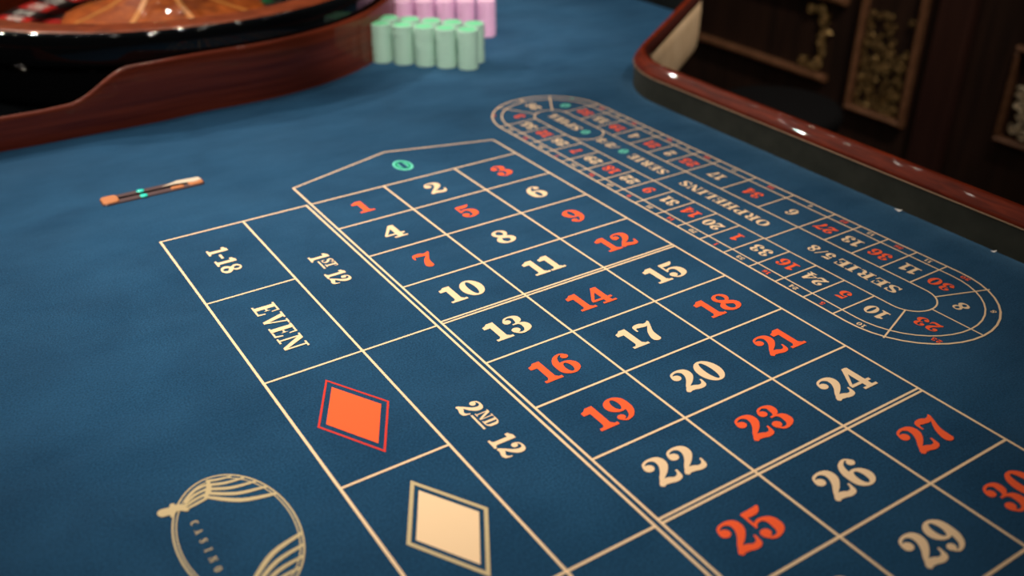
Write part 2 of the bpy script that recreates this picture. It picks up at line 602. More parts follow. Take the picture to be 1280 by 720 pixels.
def ribbon(pts, n=7):
    s = cr(pts, n)
    V, F = [], []
    for i, (x, y, w) in enumerate(s):
        a = s[max(i - 1, 0)]; b = s[min(i + 1, len(s) - 1)]
        dx, dy = b[0] - a[0], b[1] - a[1]
        L = math.hypot(dx, dy) or 1
        nx, ny = -dy / L, dx / L
        V += [(x + nx * w / 2, y + ny * w / 2), (x - nx * w / 2, y - ny * w / 2)]
    for i in range(len(s) - 1):
        F.append((2 * i, 2 * i + 1, 2 * i + 3, 2 * i + 2))
    return V, F


def disc(x, y, r, n=14, ry=None):
    ry = ry or r
    return [(x + r * math.cos(2 * PI * i / n), y + ry * math.sin(2 * PI * i / n)) for i in range(n)], [tuple(range(n))]


def ring(x, y, rx, ry, ix, iy, n=32, dx=0.0, dy=0.0):
    V, F = [], []
    for i in range(n):
        a = 2 * PI * i / n
        V += [(x + rx * math.cos(a), y + ry * math.sin(a)), (x + dx + ix * math.cos(a), y + dy + iy * math.sin(a))]
    for i in range(n):
        j = (i + 1) % n
        F.append((2 * i, 2 * j, 2 * j + 1, 2 * i + 1))
    return V, F


def poly(*p):
    return list(p), [tuple(range(len(p)))]


def rect(x0, y0, x1, y1):
    return poly((x0, y0), (x1, y0), (x1, y1), (x0, y1))


def slab(x0, x1, y, h=0.08):   # slab serif
    return rect(x0, y, x1, y + h)


def six():
    return [ring(0.33, 0.31, 0.30, 0.31, 0.095, 0.225),
            ribbon([(0.54, 0.90, 0.05), (0.42, 0.965, 0.07), (0.24, 0.86, 0.13), (0.135, 0.62, 0.19), (0.125, 0.32, 0.20)]),
            disc(0.50, 0.815, 0.105)]


def flip(pieces, w):
    return [([(w - x, 1 - y) for x, y in v], f) for v, f in pieces]


G = {}
G['0'] = (0.70, [ring(0.35, 0.5, 0.33, 0.5, 0.105, 0.41)])
G['1'] = (0.52, [rect(0.18, 0.0, 0.38, 1.0), slab(0.02, 0.53, 0.0, 0.10), poly((0.0, 0.74), (0.18, 0.74), (0.18, 1.0), (0.10, 0.92), (0.0, 0.88)),
                 poly((0.12, 0.1), (0.18, 0.1), (0.18, 0.18)), poly((0.38, 0.1), (0.45, 0.1), (0.38, 0.18))])
G['2'] = (0.66, [disc(0.155, 0.715, 0.125), ribbon([(0.055, 0.74, 0.05), (0.13, 0.90, 0.07), (0.31, 0.955, 0.09), (0.48, 0.86, 0.20), (0.49, 0.66, 0.22), (0.36, 0.45, 0.17), (0.17, 0.26, 0.11), (0.055, 0.05, 0.09)]),
                 ribbon([(0.03, 0.045, 0.09), (0.13, 0.135, 0.19), (0.27, 0.13, 0.20), (0.40, 0.075, 0.17), (0.53, 0.10, 0.15), (0.595, 0.22, 0.07), (0.61, 0.33, 0.05)])])
G['3'] = (0.66, [disc(0.155, 0.745, 0.115), ribbon([(0.06, 0.77, 0.05), (0.16, 0.92, 0.07), (0.32, 0.96, 0.08), (0.46, 0.86, 0.18), (0.45, 0.68, 0.19), (0.35, 0.555, 0.08), (0.22, 0.525, 0.06)]),
                 ribbon([(0.22, 0.53, 0.06), (0.38, 0.515, 0.08), (0.50, 0.40, 0.20), (0.50, 0.20, 0.22), (0.36, 0.055, 0.11), (0.20, 0.045, 0.08), (0.06, 0.19, 0.05)]),
                 disc(0.155, 0.24, 0.125)])
G['4'] = (0.68, [poly((0.38, 1.0), (0.52, 1.0), (0.095, 0.33), (0.0, 0.33)), rect(0.0, 0.235, 0.66, 0.335), rect(0.35, 0.0, 0.545, 0.98), slab(0.22, 0.67, 0.0, 0.09)])
G['5'] = (0.66, [ribbon([(0.10, 0.90, 0.17), (0.25, 0.885, 0.20), (0.42, 0.90, 0.19), (0.57, 0.985, 0.05)]), rect(0.085, 0.46, 0.15, 0.96),
                 ribbon([(0.10, 0.49, 0.05), (0.20, 0.585, 0.08), (0.36, 0.60, 0.11), (0.50, 0.47, 0.21), (0.50, 0.22, 0.23), (0.37, 0.06, 0.11), (0.20, 0.045, 0.08), (0.06, 0.18, 0.05)]),
                 disc(0.155, 0.235, 0.125)])
G['6'] = (0.66, six())
G['9'] = (0.66, flip(six(), 0.66))
G['7'] = (0.64, [ribbon([(0.045, 0.66, 0.05), (0.055, 0.80, 0.07), (0.12, 0.885, 0.17), (0.26, 0.89, 0.21), (0.40, 0.845, 0.17), (0.53, 0.90, 0.09), (0.60, 0.985, 0.04)]),
                 ribbon([(0.585, 0.95, 0.07), (0.47, 0.72, 0.10), (0.33, 0.46, 0.16), (0.27, 0.20, 0.23), (0.27, 0.05, 0.23)]), disc(0.27, 0.09, 0.115)])
G['8'] = (0.68, [ring(0.34, 0.755, 0.255, 0.245, 0.115, 0.165), ring(0.34, 0.275, 0.315, 0.275, 0.125, 0.175), ribbon([(0.14, 0.70, 0.10), (0.28, 0.54, 0.20), (0.44, 0.44, 0.20), (0.56, 0.32, 0.12)])])
G['-'] = (0.44, [rect(0.02, 0.42, 0.42, 0.55)])
G['/'] = (0.42, [poly((0.0, 0.0), (0.09, 0.0), (0.42, 1.0), (0.33, 1.0))])
G[' '] = (0.30, [])
G['E'] = (0.72, [rect(0.10, 0.0, 0.31, 1.0), slab(0.0, 0.62, 0.0, 0.085), slab(0.0, 0.60, 0.915, 0.085), poly((0.52, 1.0), (0.60, 1.0), (0.60, 0.66), (0.55, 0.66)),
                 poly((0.53, 0.0), (0.64, 0.0), (0.66, 0.36), (0.60, 0.36)), rect(0.31, 0.46, 0.45, 0.545), poly((0.42, 0.5), (0.48, 0.66), (0.48, 0.34))])
G['V'] = (0.80, [poly((0.09, 1.0), (0.31, 1.0), (0.51, 0.0), (0.36, 0.0)), poly((0.62, 1.0), (0.70, 1.0), (0.49, 0.0), (0.42, 0.0)), slab(0.0, 0.40, 0.92), slab(0.52, 0.80, 0.92)])
G['N'] = (0.86, [rect(0.11, 0.0, 0.19, 1.0), rect(0.67, 0.0, 0.75, 1.0), poly((0.09, 1.0), (0.32, 1.0), (0.75, 0.0), (0.60, 0.0)), slab(0.0, 0.32, 0.0), slab(0.0, 0.30, 0.92), slab(0.55, 0.86, 0.92)])
G['S'] = (0.64, [ribbon([(0.53, 0.80, 0.06), (0.43, 0.945, 0.09), (0.26, 0.955, 0.09), (0.13, 0.84, 0.16), (0.15, 0.66, 0.20), (0.33, 0.53, 0.22), (0.48, 0.38, 0.21), (0.50, 0.18, 0.17), (0.37, 0.05, 0.09), (0.20, 0.05, 0.09), (0.09, 0.20, 0.06)]),
                 rect(0.50, 0.68, 0.57, 1.0), rect(0.04, 0.0, 0.11, 0.33)])
G['T'] = (0.72, [rect(0.25, 0.0, 0.46, 1.0), slab(0.13, 0.58, 0.0), slab(0.02, 0.69, 0.915, 0.085), rect(0.0, 0.66, 0.07, 1.0), rect(0.64, 0.66, 0.71, 1.0)])
G['D'] = (0.80, [rect(0.10, 0.0, 0.31, 1.0), slab(0.0, 0.40, 0.0), slab(0.0, 0.40, 0.92), ribbon([(0.30, 0.96, 0.08), (0.47, 0.94, 0.10), (0.63, 0.75, 0.21), (0.64, 0.5, 0.23), (0.63, 0.25, 0.21), (0.47, 0.06, 0.10), (0.30, 0.04, 0.08)])])
G['R'] = (0.84, [rect(0.10, 0.0, 0.31, 1.0), slab(0.0, 0.41, 0.0), slab(0.0, 0.40, 0.92), ribbon([(0.30, 0.96, 0.08), (0.45, 0.95, 0.09), (0.575, 0.84, 0.19), (0.575, 0.66, 0.19), (0.45, 0.53, 0.09), (0.30, 0.51, 0.08)]),
                 ribbon([(0.42, 0.52, 0.08), (0.54, 0.42, 0.16), (0.58, 0.22, 0.20), (0.65, 0.07, 0.14), (0.76, 0.05, 0.08), (0.82, 0.14, 0.05)])])
G['P'] = (0.74, [rect(0.10, 0.0, 0.31, 1.0), slab(0.0, 0.43, 0.0), slab(0.0, 0.40, 0.92), ribbon([(0.30, 0.96, 0.08), (0.47, 0.95, 0.09), (0.60, 0.82, 0.20), (0.60, 0.62, 0.20), (0.47, 0.48, 0.09), (0.30, 0.46, 0.08)])])
G['I'] = (0.46, [rect(0.12, 0.0, 0.33, 1.0), slab(0.0, 0.45, 0.0), slab(0.0, 0.45, 0.92)])
G['O'] = (0.82, [ring(0.41, 0.5, 0.39, 0.5, 0.16, 0.415)])
G['H'] = (0.90, [rect(0.10, 0.0, 0.30, 1.0), rect(0.58, 0.0, 0.78, 1.0), rect(0.3, 0.46, 0.58, 0.55), slab(0.0, 0.40, 0.0), slab(0.0, 0.40, 0.92), slab(0.48, 0.88, 0.0), slab(0.48, 0.88, 0.92)])
G['L'] = (0.68, [rect(0.10, 0.0, 0.31, 1.0), slab(0.0, 0.63, 0.0, 0.085), slab(0.0, 0.42, 0.92), poly((0.52, 0.0), (0.63, 0.0), (0.65, 0.40), (0.59, 0.40))])
G['C'] = (0.74, [ribbon([(0.62, 0.72, 0.05), (0.52, 0.93, 0.10), (0.36, 0.955, 0.10), (0.16, 0.78, 0.22), (0.13, 0.5, 0.23), (0.16, 0.22, 0.22), (0.36, 0.045, 0.10), (0.54, 0.06, 0.09), (0.65, 0.24, 0.05)]), rect(0.57, 0.64, 0.64, 1.0)])
G['A'] = (0.82, [poly((0.33, 1.0), (0.46, 1.0), (0.74, 0.0), (0.53, 0.0)), poly((0.35, 1.0), (0.41, 1.0), (0.17, 0.0), (0.10, 0.0)), rect(0.2, 0.28, 0.6, 0.36), slab(0.0, 0.30, 0.0), slab(0.44, 0.84, 0.0)])


def shape_bounds(s, gap):
    x = 0
    out = []
    for ch in s:
        w, pcs = G[ch]
        out.append((x, pcs))
        x += w + gap
    xs = [x0 + px for x0, pcs in out for v, f in pcs for px, py in v]
    return out, min(xs), max(xs)


PZ = 0.003   # print lies this far above the felt (units)


def text_vf(s, h, center, ang, width=None, gap=0.07, z=PZ, xs=None):
    """flat printed text: cap height h, centred at center, reading direction ang (radians)."""
    out, lo, hi = shape_bounds(s, gap)
    sx = h * (xs or 1.0)
    if width:
        sx = width / (hi - lo)
    ca, sa = math.cos(ang), math.sin(ang)
    V, F = [], []
    k = 0
    for x0, pcs in out:
        for v, f in pcs:
            n = len(V)
            for px, py in v:
                a = (px + x0 - (lo + hi) / 2) * sx
                b = (py - 0.5) * h
                V.append((center[0] + a * ca - b * sa, center[1] + a * sa + b * ca, z + k * 0.0003))
            F += [tuple(i + n for i in q) for q in f]
            k = (k + 1) % 12
    # all faces up
    return up(V, F)


def up(V, F):
    G2 = []
    for f in F:
        a = 0
        for i in range(len(f)):
            p, q = V[f[i]], V[f[(i + 1) % len(f)]]
            a += p[0] * q[1] - q[0] * p[1]
        G2.append(f if a > 0 else f[::-1])
    return V, G2


def print_text(name, s, h, center, ang, mat, width=None, label=None, **kw):
    o = obj(name, text_vf(s, h, center, ang, width, **kw), mat, felt)
    o['label'] = label or ''
    if not label:
        del o['label']
    return o


def line(x0, y0, x1, y1, w=0.020, z=PZ, mat='cream', name='printed_line'):
    d = math.hypot(x1 - x0, y1 - y0)
    nx, ny = -(y1 - y0) / d * w / 2, (x1 - x0) / d * w / 2
    ex, ey = (x1 - x0) / d * w / 2, (y1 - y0) / d * w / 2
    v = [(x0 - ex + nx, y0 - ey + ny, z), (x0 - ex - nx, y0 - ey - ny, z), (x1 + ex - nx, y1 + ey - ny, z), (x1 + ex + nx, y1 + ey + ny, z)]
    return obj(name, up(v, [(0, 1, 2, 3)]), mat, felt)


def stroke(pts, w=0.020, z=PZ, closed=False, mat='cream', name='printed_line'):
    N = len(pts)
    nn_ = normals(pts, closed)
    V, F = [], []
    for (x, y), (nx, ny) in zip(pts, nn_):
        V += [(x + nx * w / 2, y + ny * w / 2, z), (x - nx * w / 2, y - ny * w / 2, z)]
    for i in range(N if closed else N - 1):
        j = (i + 1) % N
        F.append((2 * i, 2 * i + 1, 2 * j + 1, 2 * j))
    return obj(name, up(V, F), mat, felt)


# ------------------------------------------------------------------ main betting grid
RP, GP = 0.809108, 0.0427
CX = [0.0, 0.979, 2.019, 3.0]


def rowy(r):
    return -(r * RP + GP * ((r >= 5) + (r >= 9)))


REDS = {1, 3, 5, 7, 9, 12, 14, 16, 18, 19, 21, 23, 25, 27, 30, 32, 34, 36}
yend = -(12 * RP + 2 * GP)
for i, x in enumerate([-0.012] + CX[1:]):
    y_top = 0.575 if i in (0, 3) else 0.0
    line(x, y_top, x, yend, 0.024, PZ + 0.0002)
line(-0.072, 0.0, -0.072, yend, 0.025, PZ + 0.0002)
for r in range(13):
    yy = -(r * RP + GP * ((r > 4) + (r > 8)))
    line(0.0, yy, 3.0, yy, 0.023, PZ)
    if r in (4, 8):
        line(0.0, yy - GP, 3.0, yy - GP, 0.023, PZ)
for n in range(1, 37):
    r = (n - 1) // 3
    c = (n - 1) % 3
    cx = (CX[c] + CX[c + 1]) / 2
    cy = -((r + 0.5) * RP + GP * ((r >= 4) + (r >= 8)))
    colr = 'red' if n in REDS else 'cream'
    print_text('number_mark', str(n), 0.325, (cx, cy), 0.0, colr, xs=1.14, gap=0.03, label=('red' if n in REDS else 'cream') + ' printed number %d of the betting grid' % n)
# zero field
stroke([(0.0, 0.575), (1.5, 1.02), (3.0, 0.59)], 0.022)
zo = obj('number_mark', text_vf('0', 0.36, (1.5, 0.47), 0.0, None, xs=1.06), 'teal', felt)
zo['label'] = 'teal outlined zero in the pointed field'
vv, ffz = ring(1.5, 0.47, 0.100, 0.142, 0.062, 0.110)
obj('number_fill', up([(x, y, PZ + 0.002) for x, y in vv], ffz), 'green', felt)

# outside bets
XL, XM, XR = -1.845, -0.875, -0.072
line(XL, 0.0, XR, 0.0, 0.024)
line(XL, 0.0, XL, yend, 0.025, PZ + 0.0002)
line(XM, 0.0, XM, yend, 0.024, PZ + 0.0002)
for q in range(1, 6):
    line(XL, -1.639 * q, XM if q not in (2, 4) else XR, -1.639 * q, 0.023)
DN = -PI / 2
print_text('word_mark', '1-18', 0.225, (-1.375, -0.82), DN, 'cream', 0.62, label='cream printed words 1-18')
print_text('word_mark', 'EVEN', 0.235, (-1.37, -2.44), DN, 'cream', 0.95, gap=0.03, label='cream printed word EVEN')
for lab, sup, y1, ys, y12 in (('1', 'ST', (-1.27, -1.40), (-1.415, -1.605), (-1.72, -1.985)), ('2', 'ND', (-4.51, -4.665), (-4.685, -4.905), (-5.05, -5.325))):
    parts = [text_vf(lab, 0.225, (-0.48, (y1[0] + y1[1]) / 2), DN, abs(y1[1] - y1[0])),
             text_vf(sup, 0.125, (-0.43, (ys[0] + ys[1]) / 2), DN, abs(ys[1] - ys[0])),
             text_vf('12', 0.225, (-0.48, (y12[0] + y12[1]) / 2), DN, abs(y12[1] - y12[0]), gap=0.05),
             up([(-0.535, ys[0], PZ), (-0.515, ys[0], PZ), (-0.515, ys[1], PZ), (-0.535, ys[1], PZ)], [(0, 1, 2, 3)])]
    o = obj('word_mark', join(parts), 'cream', felt)
    o['label'] = 'cream printed words %s%s 12' % (lab, sup)


def diamond(cx, cy, rx, ry, mat_fill, mat_line, label, lw=1.0):
    def dm(a, b, z):
        return [(cx - a, cy, z), (cx, cy - b, z), (cx + a, cy, z), (cx, cy + b, z)]
    t = 0.07
    V = dm(rx, ry, PZ) + dm(rx - 0.036 * lw, ry - 0.062 * lw, PZ)
    F = [(i, (i + 1) % 4, 4 + (i + 1) % 4, 4 + i) for i in range(4)]
    a = obj('diamond_outline', up(V, F), mat_line, felt)
    b = obj('diamond_mark', up(dm(rx - 0.078, ry - 0.135, PZ), [(0, 1, 2, 3)]), mat_fill, felt)
    b['label'] = label
    return a, b


diamond(-1.355, -4.12, 0.335, 0.60, 'red', 'dark_red', 'orange red diamond in a thin darker red outline', 0.6)
diamond(-1.345, -5.72, 0.345, 0.59, 'cream', 'gold_print', 'cream diamond in a dull gold outline')

# ------------------------------------------------------------------ racetrack
RXC = 4.255
YT, YB = 0.91, -5.41
LW = 0.018


def pill(h, yt, yb, n=20):
    p = [(RXC + h * math.cos(PI * i / n), yt + h * math.sin(PI * i / n)) for i in range(n + 1)]
    p += [(RXC - h * math.cos(PI * i / n), yb - h * math.sin(PI * i / n)) for i in range(n + 1)]
    return p


stroke(pill(0.905, YT, YB), LW + 0.004, PZ, True)
stroke(pill(0.765, YT, YB), LW, PZ, True)
stroke(pill(0.272, YT, YB - 0.05), LW, PZ, True)
LEFT = [35, 12, 28, 7, 29, 18, 22, 9, 31, 14, 20, 1, 33, 16, 24, 5]
y0 = 0.965
dl = (5.245 + 0.965) / 16
UPR = PI / 2      # reading towards +y, tops towards -x


def track_number(n, p, small, ang=UPR):
    col_ = 'teal' if n == 0 else ('red' if n in REDS else 'cream')
    print_text('track_number', str(n), 0.175, p, ang, col_, xs=1.12, gap=0.02)
    print_text('small_track_number', str(n), 0.062, small, ang, col_, xs=1.2, gap=0.05)


for i in range(17):
    y = y0 - dl * i
    line(RXC - 0.905, y, RXC - 0.272, y, LW, PZ + 0.0002)
    if i < 16:
        track_number(LEFT[i], (RXC - 0.515, y - dl / 2), (RXC - 0.835, y - dl / 2))
RY = [y0 - dl * i for i in range(8)]
RY += [-2.413, -3.06, -3.715] + [-3.715 - 0.3865 * i for i in range(1, 5)]
RIGHT = [32, 15, 19, 4, 21, 2, 25, 17, 34, 6, 27, 13, 36, 11]
for i, y in enumerate(RY):
    line(RXC + 0.272, y, RXC + 0.905, y, LW, PZ + 0.0002)
    if i < len(RIGHT):
        ym = (y + RY[i + 1]) / 2
        track_number(RIGHT[i], (RXC + 0.515, ym), (RXC + 0.835, ym))
# the rounded ends
line(4.50, -5.60, 5.09, -5.81, LW, PZ + 0.0002)
line(4.255, -5.73, 4.255, -6.315, LW, PZ + 0.0002)
line(4.01, -5.60, 3.42, -5.81, LW, PZ + 0.0002)
track_number(30, (4.765, -5.46), (5.09, -5.53), UPR)
track_number(8, (4.545, -5.86), (4.73, -6.10), UPR - 0.25)
track_number(23, (3.975, -5.89), (3.80, -6.12), UPR + 0.12)
track_number(10, (3.74, -5.46), (3.42, -5.54), UPR)
line(4.40, 1.12, 4.74, 1.68, LW, PZ + 0.0002)
line(4.11, 1.12, 3.77, 1.68, LW, PZ + 0.0002)
track_number(0, (4.70, 1.19), (4.98, 1.40), UPR)
track_number(26, (4.255, 1.42), (4.255, 1.745), UPR)
track_number(3, (3.84, 1.18), (3.53, 1.40), UPR)
# sections inside
for y in (-1.76, -3.71):
    line(RXC - 0.272, y, RXC + 0.272, y, LW, PZ + 0.0002)
sp = [(RXC + 0.272 * math.cos(a), 0.10 + 0.272 * math.sin(a)) for a in [-PI * i / 16 for i in range(17)]]
stroke(sp, LW, PZ + 0.0003)
print_text('word_mark', 'SPIEL', 0.15, (4.27, 0.62), UPR, 'cream', 0.74, label='cream printed word SPIEL')
print_text('track_number', '0', 0.15, (4.28, 0.11), UPR, 'teal', xs=1.2, label='teal zero before SPIEL')
print_text('word_mark', 'SERIE', 0.15, (4.27, -1.29), UPR, 'cream', 0.72, label='cream printed word SERIE beside ORPHELINS')
print_text('track_number', '0', 0.15, (4.28, -0.76), UPR, 'teal', xs=1.2, label='teal zero after SERIE')
print_text('word_mark', '/2/3', 0.15, (4.27, -0.42), UPR, 'cream', 0.40, label='cream printed figures /2/3')
print_text('word_mark', 'ORPHELINS', 0.155, (4.265, -2.735), UPR, 'cream', 1.49, label='cream printed word ORPHELINS')
print_text('word_mark', 'SERIE', 0.155, (4.265, -4.915), UPR, 'cream', 0.80, label='cream printed word SERIE beside 5/8')
print_text('word_mark', '5/8', 0.155, (4.27, -4.285), UPR, 'cream', 0.33, label='cream printed figures 5/8')

# ------------------------------------------------------------------ oval emblem printed at the near edge
EX, EY, ERX, ERY = -2.67, -4.95, 0.425, 0.71
for s_, w_ in ((1.0, 0.014), (0.945, 0.010)):
    stroke([(EX + ERX * s_ * math.cos(2 * PI * i / 56), EY + ERY * s_ * math.sin(2 * PI * i / 56)) for i in range(56)], w_, PZ, True, 'gold_print', 'emblem_ring')
for mir in (1, -1):
    strands = []

    def E_(x, y):
        return (x, EY + (y - EY) * mir)

    def strand(pts, kk):
        q = [E_(a, b) + (w,) for a, b, w in pts]
        v, f = ribbon(q, 5)
        return up([(x, y, PZ + 0.0008 + 0.0003 * kk) for x, y in v], f)
    # swag from the tie to the far side of the ring
    ends = [(-2.27, -4.70, 0.036), (-2.305, -4.585, 0.030), (-2.355, -4.48, 0.028), (-2.42, -4.39, 0.026), (-2.50, -4.32, 0.022)]
    for q, (ex, ey, w) in enumerate(ends):
        tx, ty = -2.735 + 0.012 * q, -4.45 + 0.045 * q
        bow = 0.055 - 0.012 * q
        mx, my = (tx + ex) / 2 - bow * 0.4, (ty + ey) / 2 - bow * 0.9
        strands.append(strand([(tx, ty, 0.03), (mx, my, w * 1.15), (ex, ey, w * 0.8)], q))
    # tail from the tie down to the knot
    for q in range(4):
        tx, ty = -2.74 + 0.02 * q, -4.46 + 0.05 * q
        kx, ky = -2.93 + 0.010 * q, -4.50 + 0.028 * q
        strands.append(strand([(tx, ty, 0.026), ((tx + kx) / 2 - 0.004, (ty + ky) / 2 + 0.012 * q, 0.027), (kx, ky, 0.018)], q))
    strands.append(strand([(-2.76, -4.47, 0.02), (-2.70, -4.38, 0.045), (-2.67, -4.28, 0.02)], 6))
    # knot with a tassel outside the ring
    strands.append(strand([(-2.90, -4.52, 0.02), (-2.95, -4.45, 0.075), (-3.02, -4.45, 0.085), (-3.08, -4.44, 0.085), (-3.105, -4.44, 0.03)], 7))
    strands.append(strand([(-2.98, -4.38, 0.03), (-3.0, -4.46, 0.05), (-3.02, -4.53, 0.02)], 8))
    obj('emblem_drape', join(strands), 'gold_print', felt)
for i, ch in enumerate('CASINO'):
    print_text('emblem_letter', ch, 0.055, (-2.90, -4.67 - 0.108 * i), DN, 'gold_print', xs=1.0)

# ------------------------------------------------------------------ drop slot let into the felt
SX0, SX1, SY0, SY1 = -2.17, -0.90, 1.315, 1.565
slot = empty('drop_slot', (-1.535, 1.44, 0), None, None, None, table)
slot['label'] = 'narrow dark slot plate with copper end and turquoise reflections'


def plate(x0, x1, y0, y1, z0, z1, r, n=5):
    p = fillet_path([(x0, y0, r), (x1, y0, r), (x1, y1, r), (x0, y1, r)], seg=n)
    N = len(p)
    e = min(0.012, (z1 - z0) * 0.5)
    cx_, cy_ = (x0 + x1) / 2, (y0 + y1) / 2
    sx, sy = 1 - 2 * e / (x1 - x0), 1 - 2 * e / (y1 - y0)
    V = [(x, y, z0) for x, y in p] + [(x, y, z1 - e) for x, y in p] + [(cx_ + (x - cx_) * sx, cy_ + (y - cy_) * sy, z1) for x, y in p]
    F = [(i, (i + 1) % N, N + (i + 1) % N, N + i) for i in range(N)] + [(N + i, N + (i + 1) % N, 2 * N + (i + 1) % N, 2 * N + i) for i in range(N)]
    F.append(tuple(2 * N + i for i in range(N)))
    return V, F


obj('slot_plate', plate(SX0, SX1, SY0, SY1, 0.0, 0.02, 0.06), 'slot_dark', slot)
obj('slit', plate(SX0 + 0.16, SX1 - 0.16, 1.41, 1.46, 0.015, 0.024, 0.02), 'black', slot)
obj('end_cap', plate(SX0 + 0.01, SX0 + 0.21, SY0 + 0.01, SY1 - 0.01, 0.015, 0.034, 0.05), 'copper', slot)['label'] = 'copper end cap'
obj('end_cap', plate(SX1 - 0.20, SX1 - 0.01, SY0 + 0.02, SY1 - 0.07, 0.015, 0.03, 0.05), 'copper', slot)
obj('copper_inlay', plate(-1.33, -1.16, SY0 + 0.015, 1.41, 0.015, 0.03, 0.03), 'copper', slot)
o = obj('slot_reflection', up([(-1.42, 1.475, 0.027), (-1.25, 1.475, 0.028), (-1.02, 1.41, 0.032), (-0.92, 1.43, 0.032), (-0.93, 1.53, 0.032), (-1.2, 1.56, 0.03)], [(0, 1, 2, 3, 4, 5)]), 'bone', slot)  # reflection on the plate, drawn as a flat pale piece
o['label'] = 'pale reflection painted on the slot plate'
for y in (1.352, 1.518):
    o = obj('reflection_dot', lathe((-1.67, y, 0.015), [(0.05, 0.0), (0.048, 0.010), (0.03, 0.014), (0.0, 0.015)], 16), 'teal_reflection', slot, smooth=True)  # teal reflections beside the slit, shaped as small dots

# ------------------------------------------------------------------ wooden surround in front of the wheel
WC = (0.63, 8.22)


def smooth01(t):
    t = max(0, min(1, t))
    return t * t * (3 - 2 * t)


path = []
x = -6.45
while x < -0.9:
    path.append((x, 3.92 if x > -2.2 else 3.92 + 0.02 * (-2.2 - x)))
    x += 0.12
RS = 4.24
a = math.radians(-112)
arc = []
while a < math.radians(62):
    arc.append((WC[0] + RS * math.cos(a), WC[1] + RS * math.sin(a)))
    a += 0.045
# soft join between the straight front and the arc
path = [p for p in path if p[0] < -0.75]
arc = [p for p in arc if p[0] > 0.6]
x = path[-1][0] + 0.12
ya, yb = path[-1][1], arc[0][1]
while x < 0.6:
    t = (x - path[-1][0])
    s_ = smooth01((x + 0.75) / 1.35)
    arc_y = WC[1] - math.sqrt(max(0.1, RS * RS - (x - WC[0]) ** 2))
    arc.insert(0, None) if False else None
    path.append((x, 3.92 * (1 - s_) + (arc_y if arc_y else 0) * s_))
    x += 0.12
path += arc


def top_z(px):
    lo = 0.47 + 0.02 * smooth01((px + 2.4) / 0.6)
    return lo + (0.89 - lo) * smooth01((px + 1.95) / 0.95)


nrm = normals(path, False)
V, F = [], []
prof_t = [(0.0, 0.0, 0), (0.0, 0.5, 0), (0.0, 1.0, -0.05), (-0.007, 1.0, -0.024), (-0.026, 1.0, -0.005), (-0.05, 1.0, 0.0), (-0.074, 1.0, -0.005), (-0.093, 1.0, -0.024), (-0.1, 1.0, -0.05), (-0.1, 0.0, 0.0)]
k = len(prof_t)
for (px, py), (nx, ny) in zip(path, nrm):
    zt = top_z(px) if px < 0.5 else 0.89
    for n, f_, dz in prof_t:
        V.append((px + nx * n, py + ny * n, zt * f_ + dz))
for i in range(len(path) - 1):
    for q in range(k - 1):
        F.append((i * k + q, (i + 1) * k + q, (i + 1) * k + q + 1, i * k + q + 1))
F.append(tuple(range(k))[::-1])
F.append(tuple((len(path) - 1) * k + q for q in range(k)))
sur = obj('wheel_surround', (V, F), 'surround', table, smooth=True, auto=50)
sur['label'] = 'swooping mahogany board in front of the wheel'

base = [(px - nx * 0.105, py - ny * 0.105) for (px, py), (nx, ny) in zip(path, nrm)]
base += [(1.6, 12.6), (-6.4, 12.6)]
nb_ = len(base)
obj('wheel_board', ([(a_, b_, 0.015) for a_, b_ in base] + [(a_, b_, -0.001) for a_, b_ in base],
                    [tuple(range(nb_))] + [(i, nb_ + i, nb_ + (i + 1) % nb_, (i + 1) % nb_) for i in range(nb_)]), 'lacquer', table)['label'] = 'black lacquered board under the wheel'

# ------------------------------------------------------------------ roulette wheel
wheel = empty('roulette_spinner', (WC[0], WC[1], 0.0), 'black lacquered roulette wheel with wooden bowl and red and black pockets', 'roulette wheel')
W0 = (WC[0], WC[1], 0.0)
obj('bowl', lathe(W0, [(0.0, 0.02), (3.85, 0.02), (3.90, 0.05), (3.95, 0.20), (3.97, 0.60), (3.985, 0.66), (4.01, 0.675), (4.00, 0.69), (3.975, 0.70),
                       (3.98, 0.715), (4.075, 0.73), (4.098, 0.76), (4.098, 0.85), (4.09, 1.02), (4.08, 1.13), (4.07, 1.175), (4.035, 1.205), (3.98, 1.21)], 128), 'lacquer', wheel, W0, True, 50)
obj('rim', lathe(W0, [(3.98, 1.205), (3.95, 1.222), (3.88, 1.225), (3.48, 1.215), (3.43, 1.20), (3.41, 1.15), (3.43, 1.06), (3.45, 1.0), (3.40, 0.94), (3.07, 0.52), (3.05, 0.40)], 128), 'rimwood', wheel, W0, True, 60)['label'] = 'orange brown wooden rim and ball track'
rotor = obj('rotor', lathe(W0, [(3.04, 0.38), (3.04, 0.47), (3.0, 0.48), (2.40, 0.41), (2.40, 0.28), (1.78, 0.26), (1.78, 0.44)], 111), 'pocket_black', wheel, W0, True, 30)
obj('rotor_cone', lathe(W0, [(1.80, 0.42), (1.80, 0.49), (1.76, 0.53), (1.4, 0.62), (0.95, 0.765), (0.6, 0.93), (0.42, 1.05), (0.36, 1.12), (0.0, 1.12)], 96), 'trackwood', wheel, W0, True, 60)['label'] = 'wooden cone of the spinning rotor'
obj('turret', lathe((WC[0], WC[1], -0.18), [(0.36, 1.29), (0.38, 1.33), (0.30, 1.38), (0.16, 1.46), (0.12, 1.75), (0.2, 1.82), (0.26, 1.92), (0.22, 2.02), (0.1, 2.1), (0.0, 2.12)], 32), 'brass', wheel, W0, True)
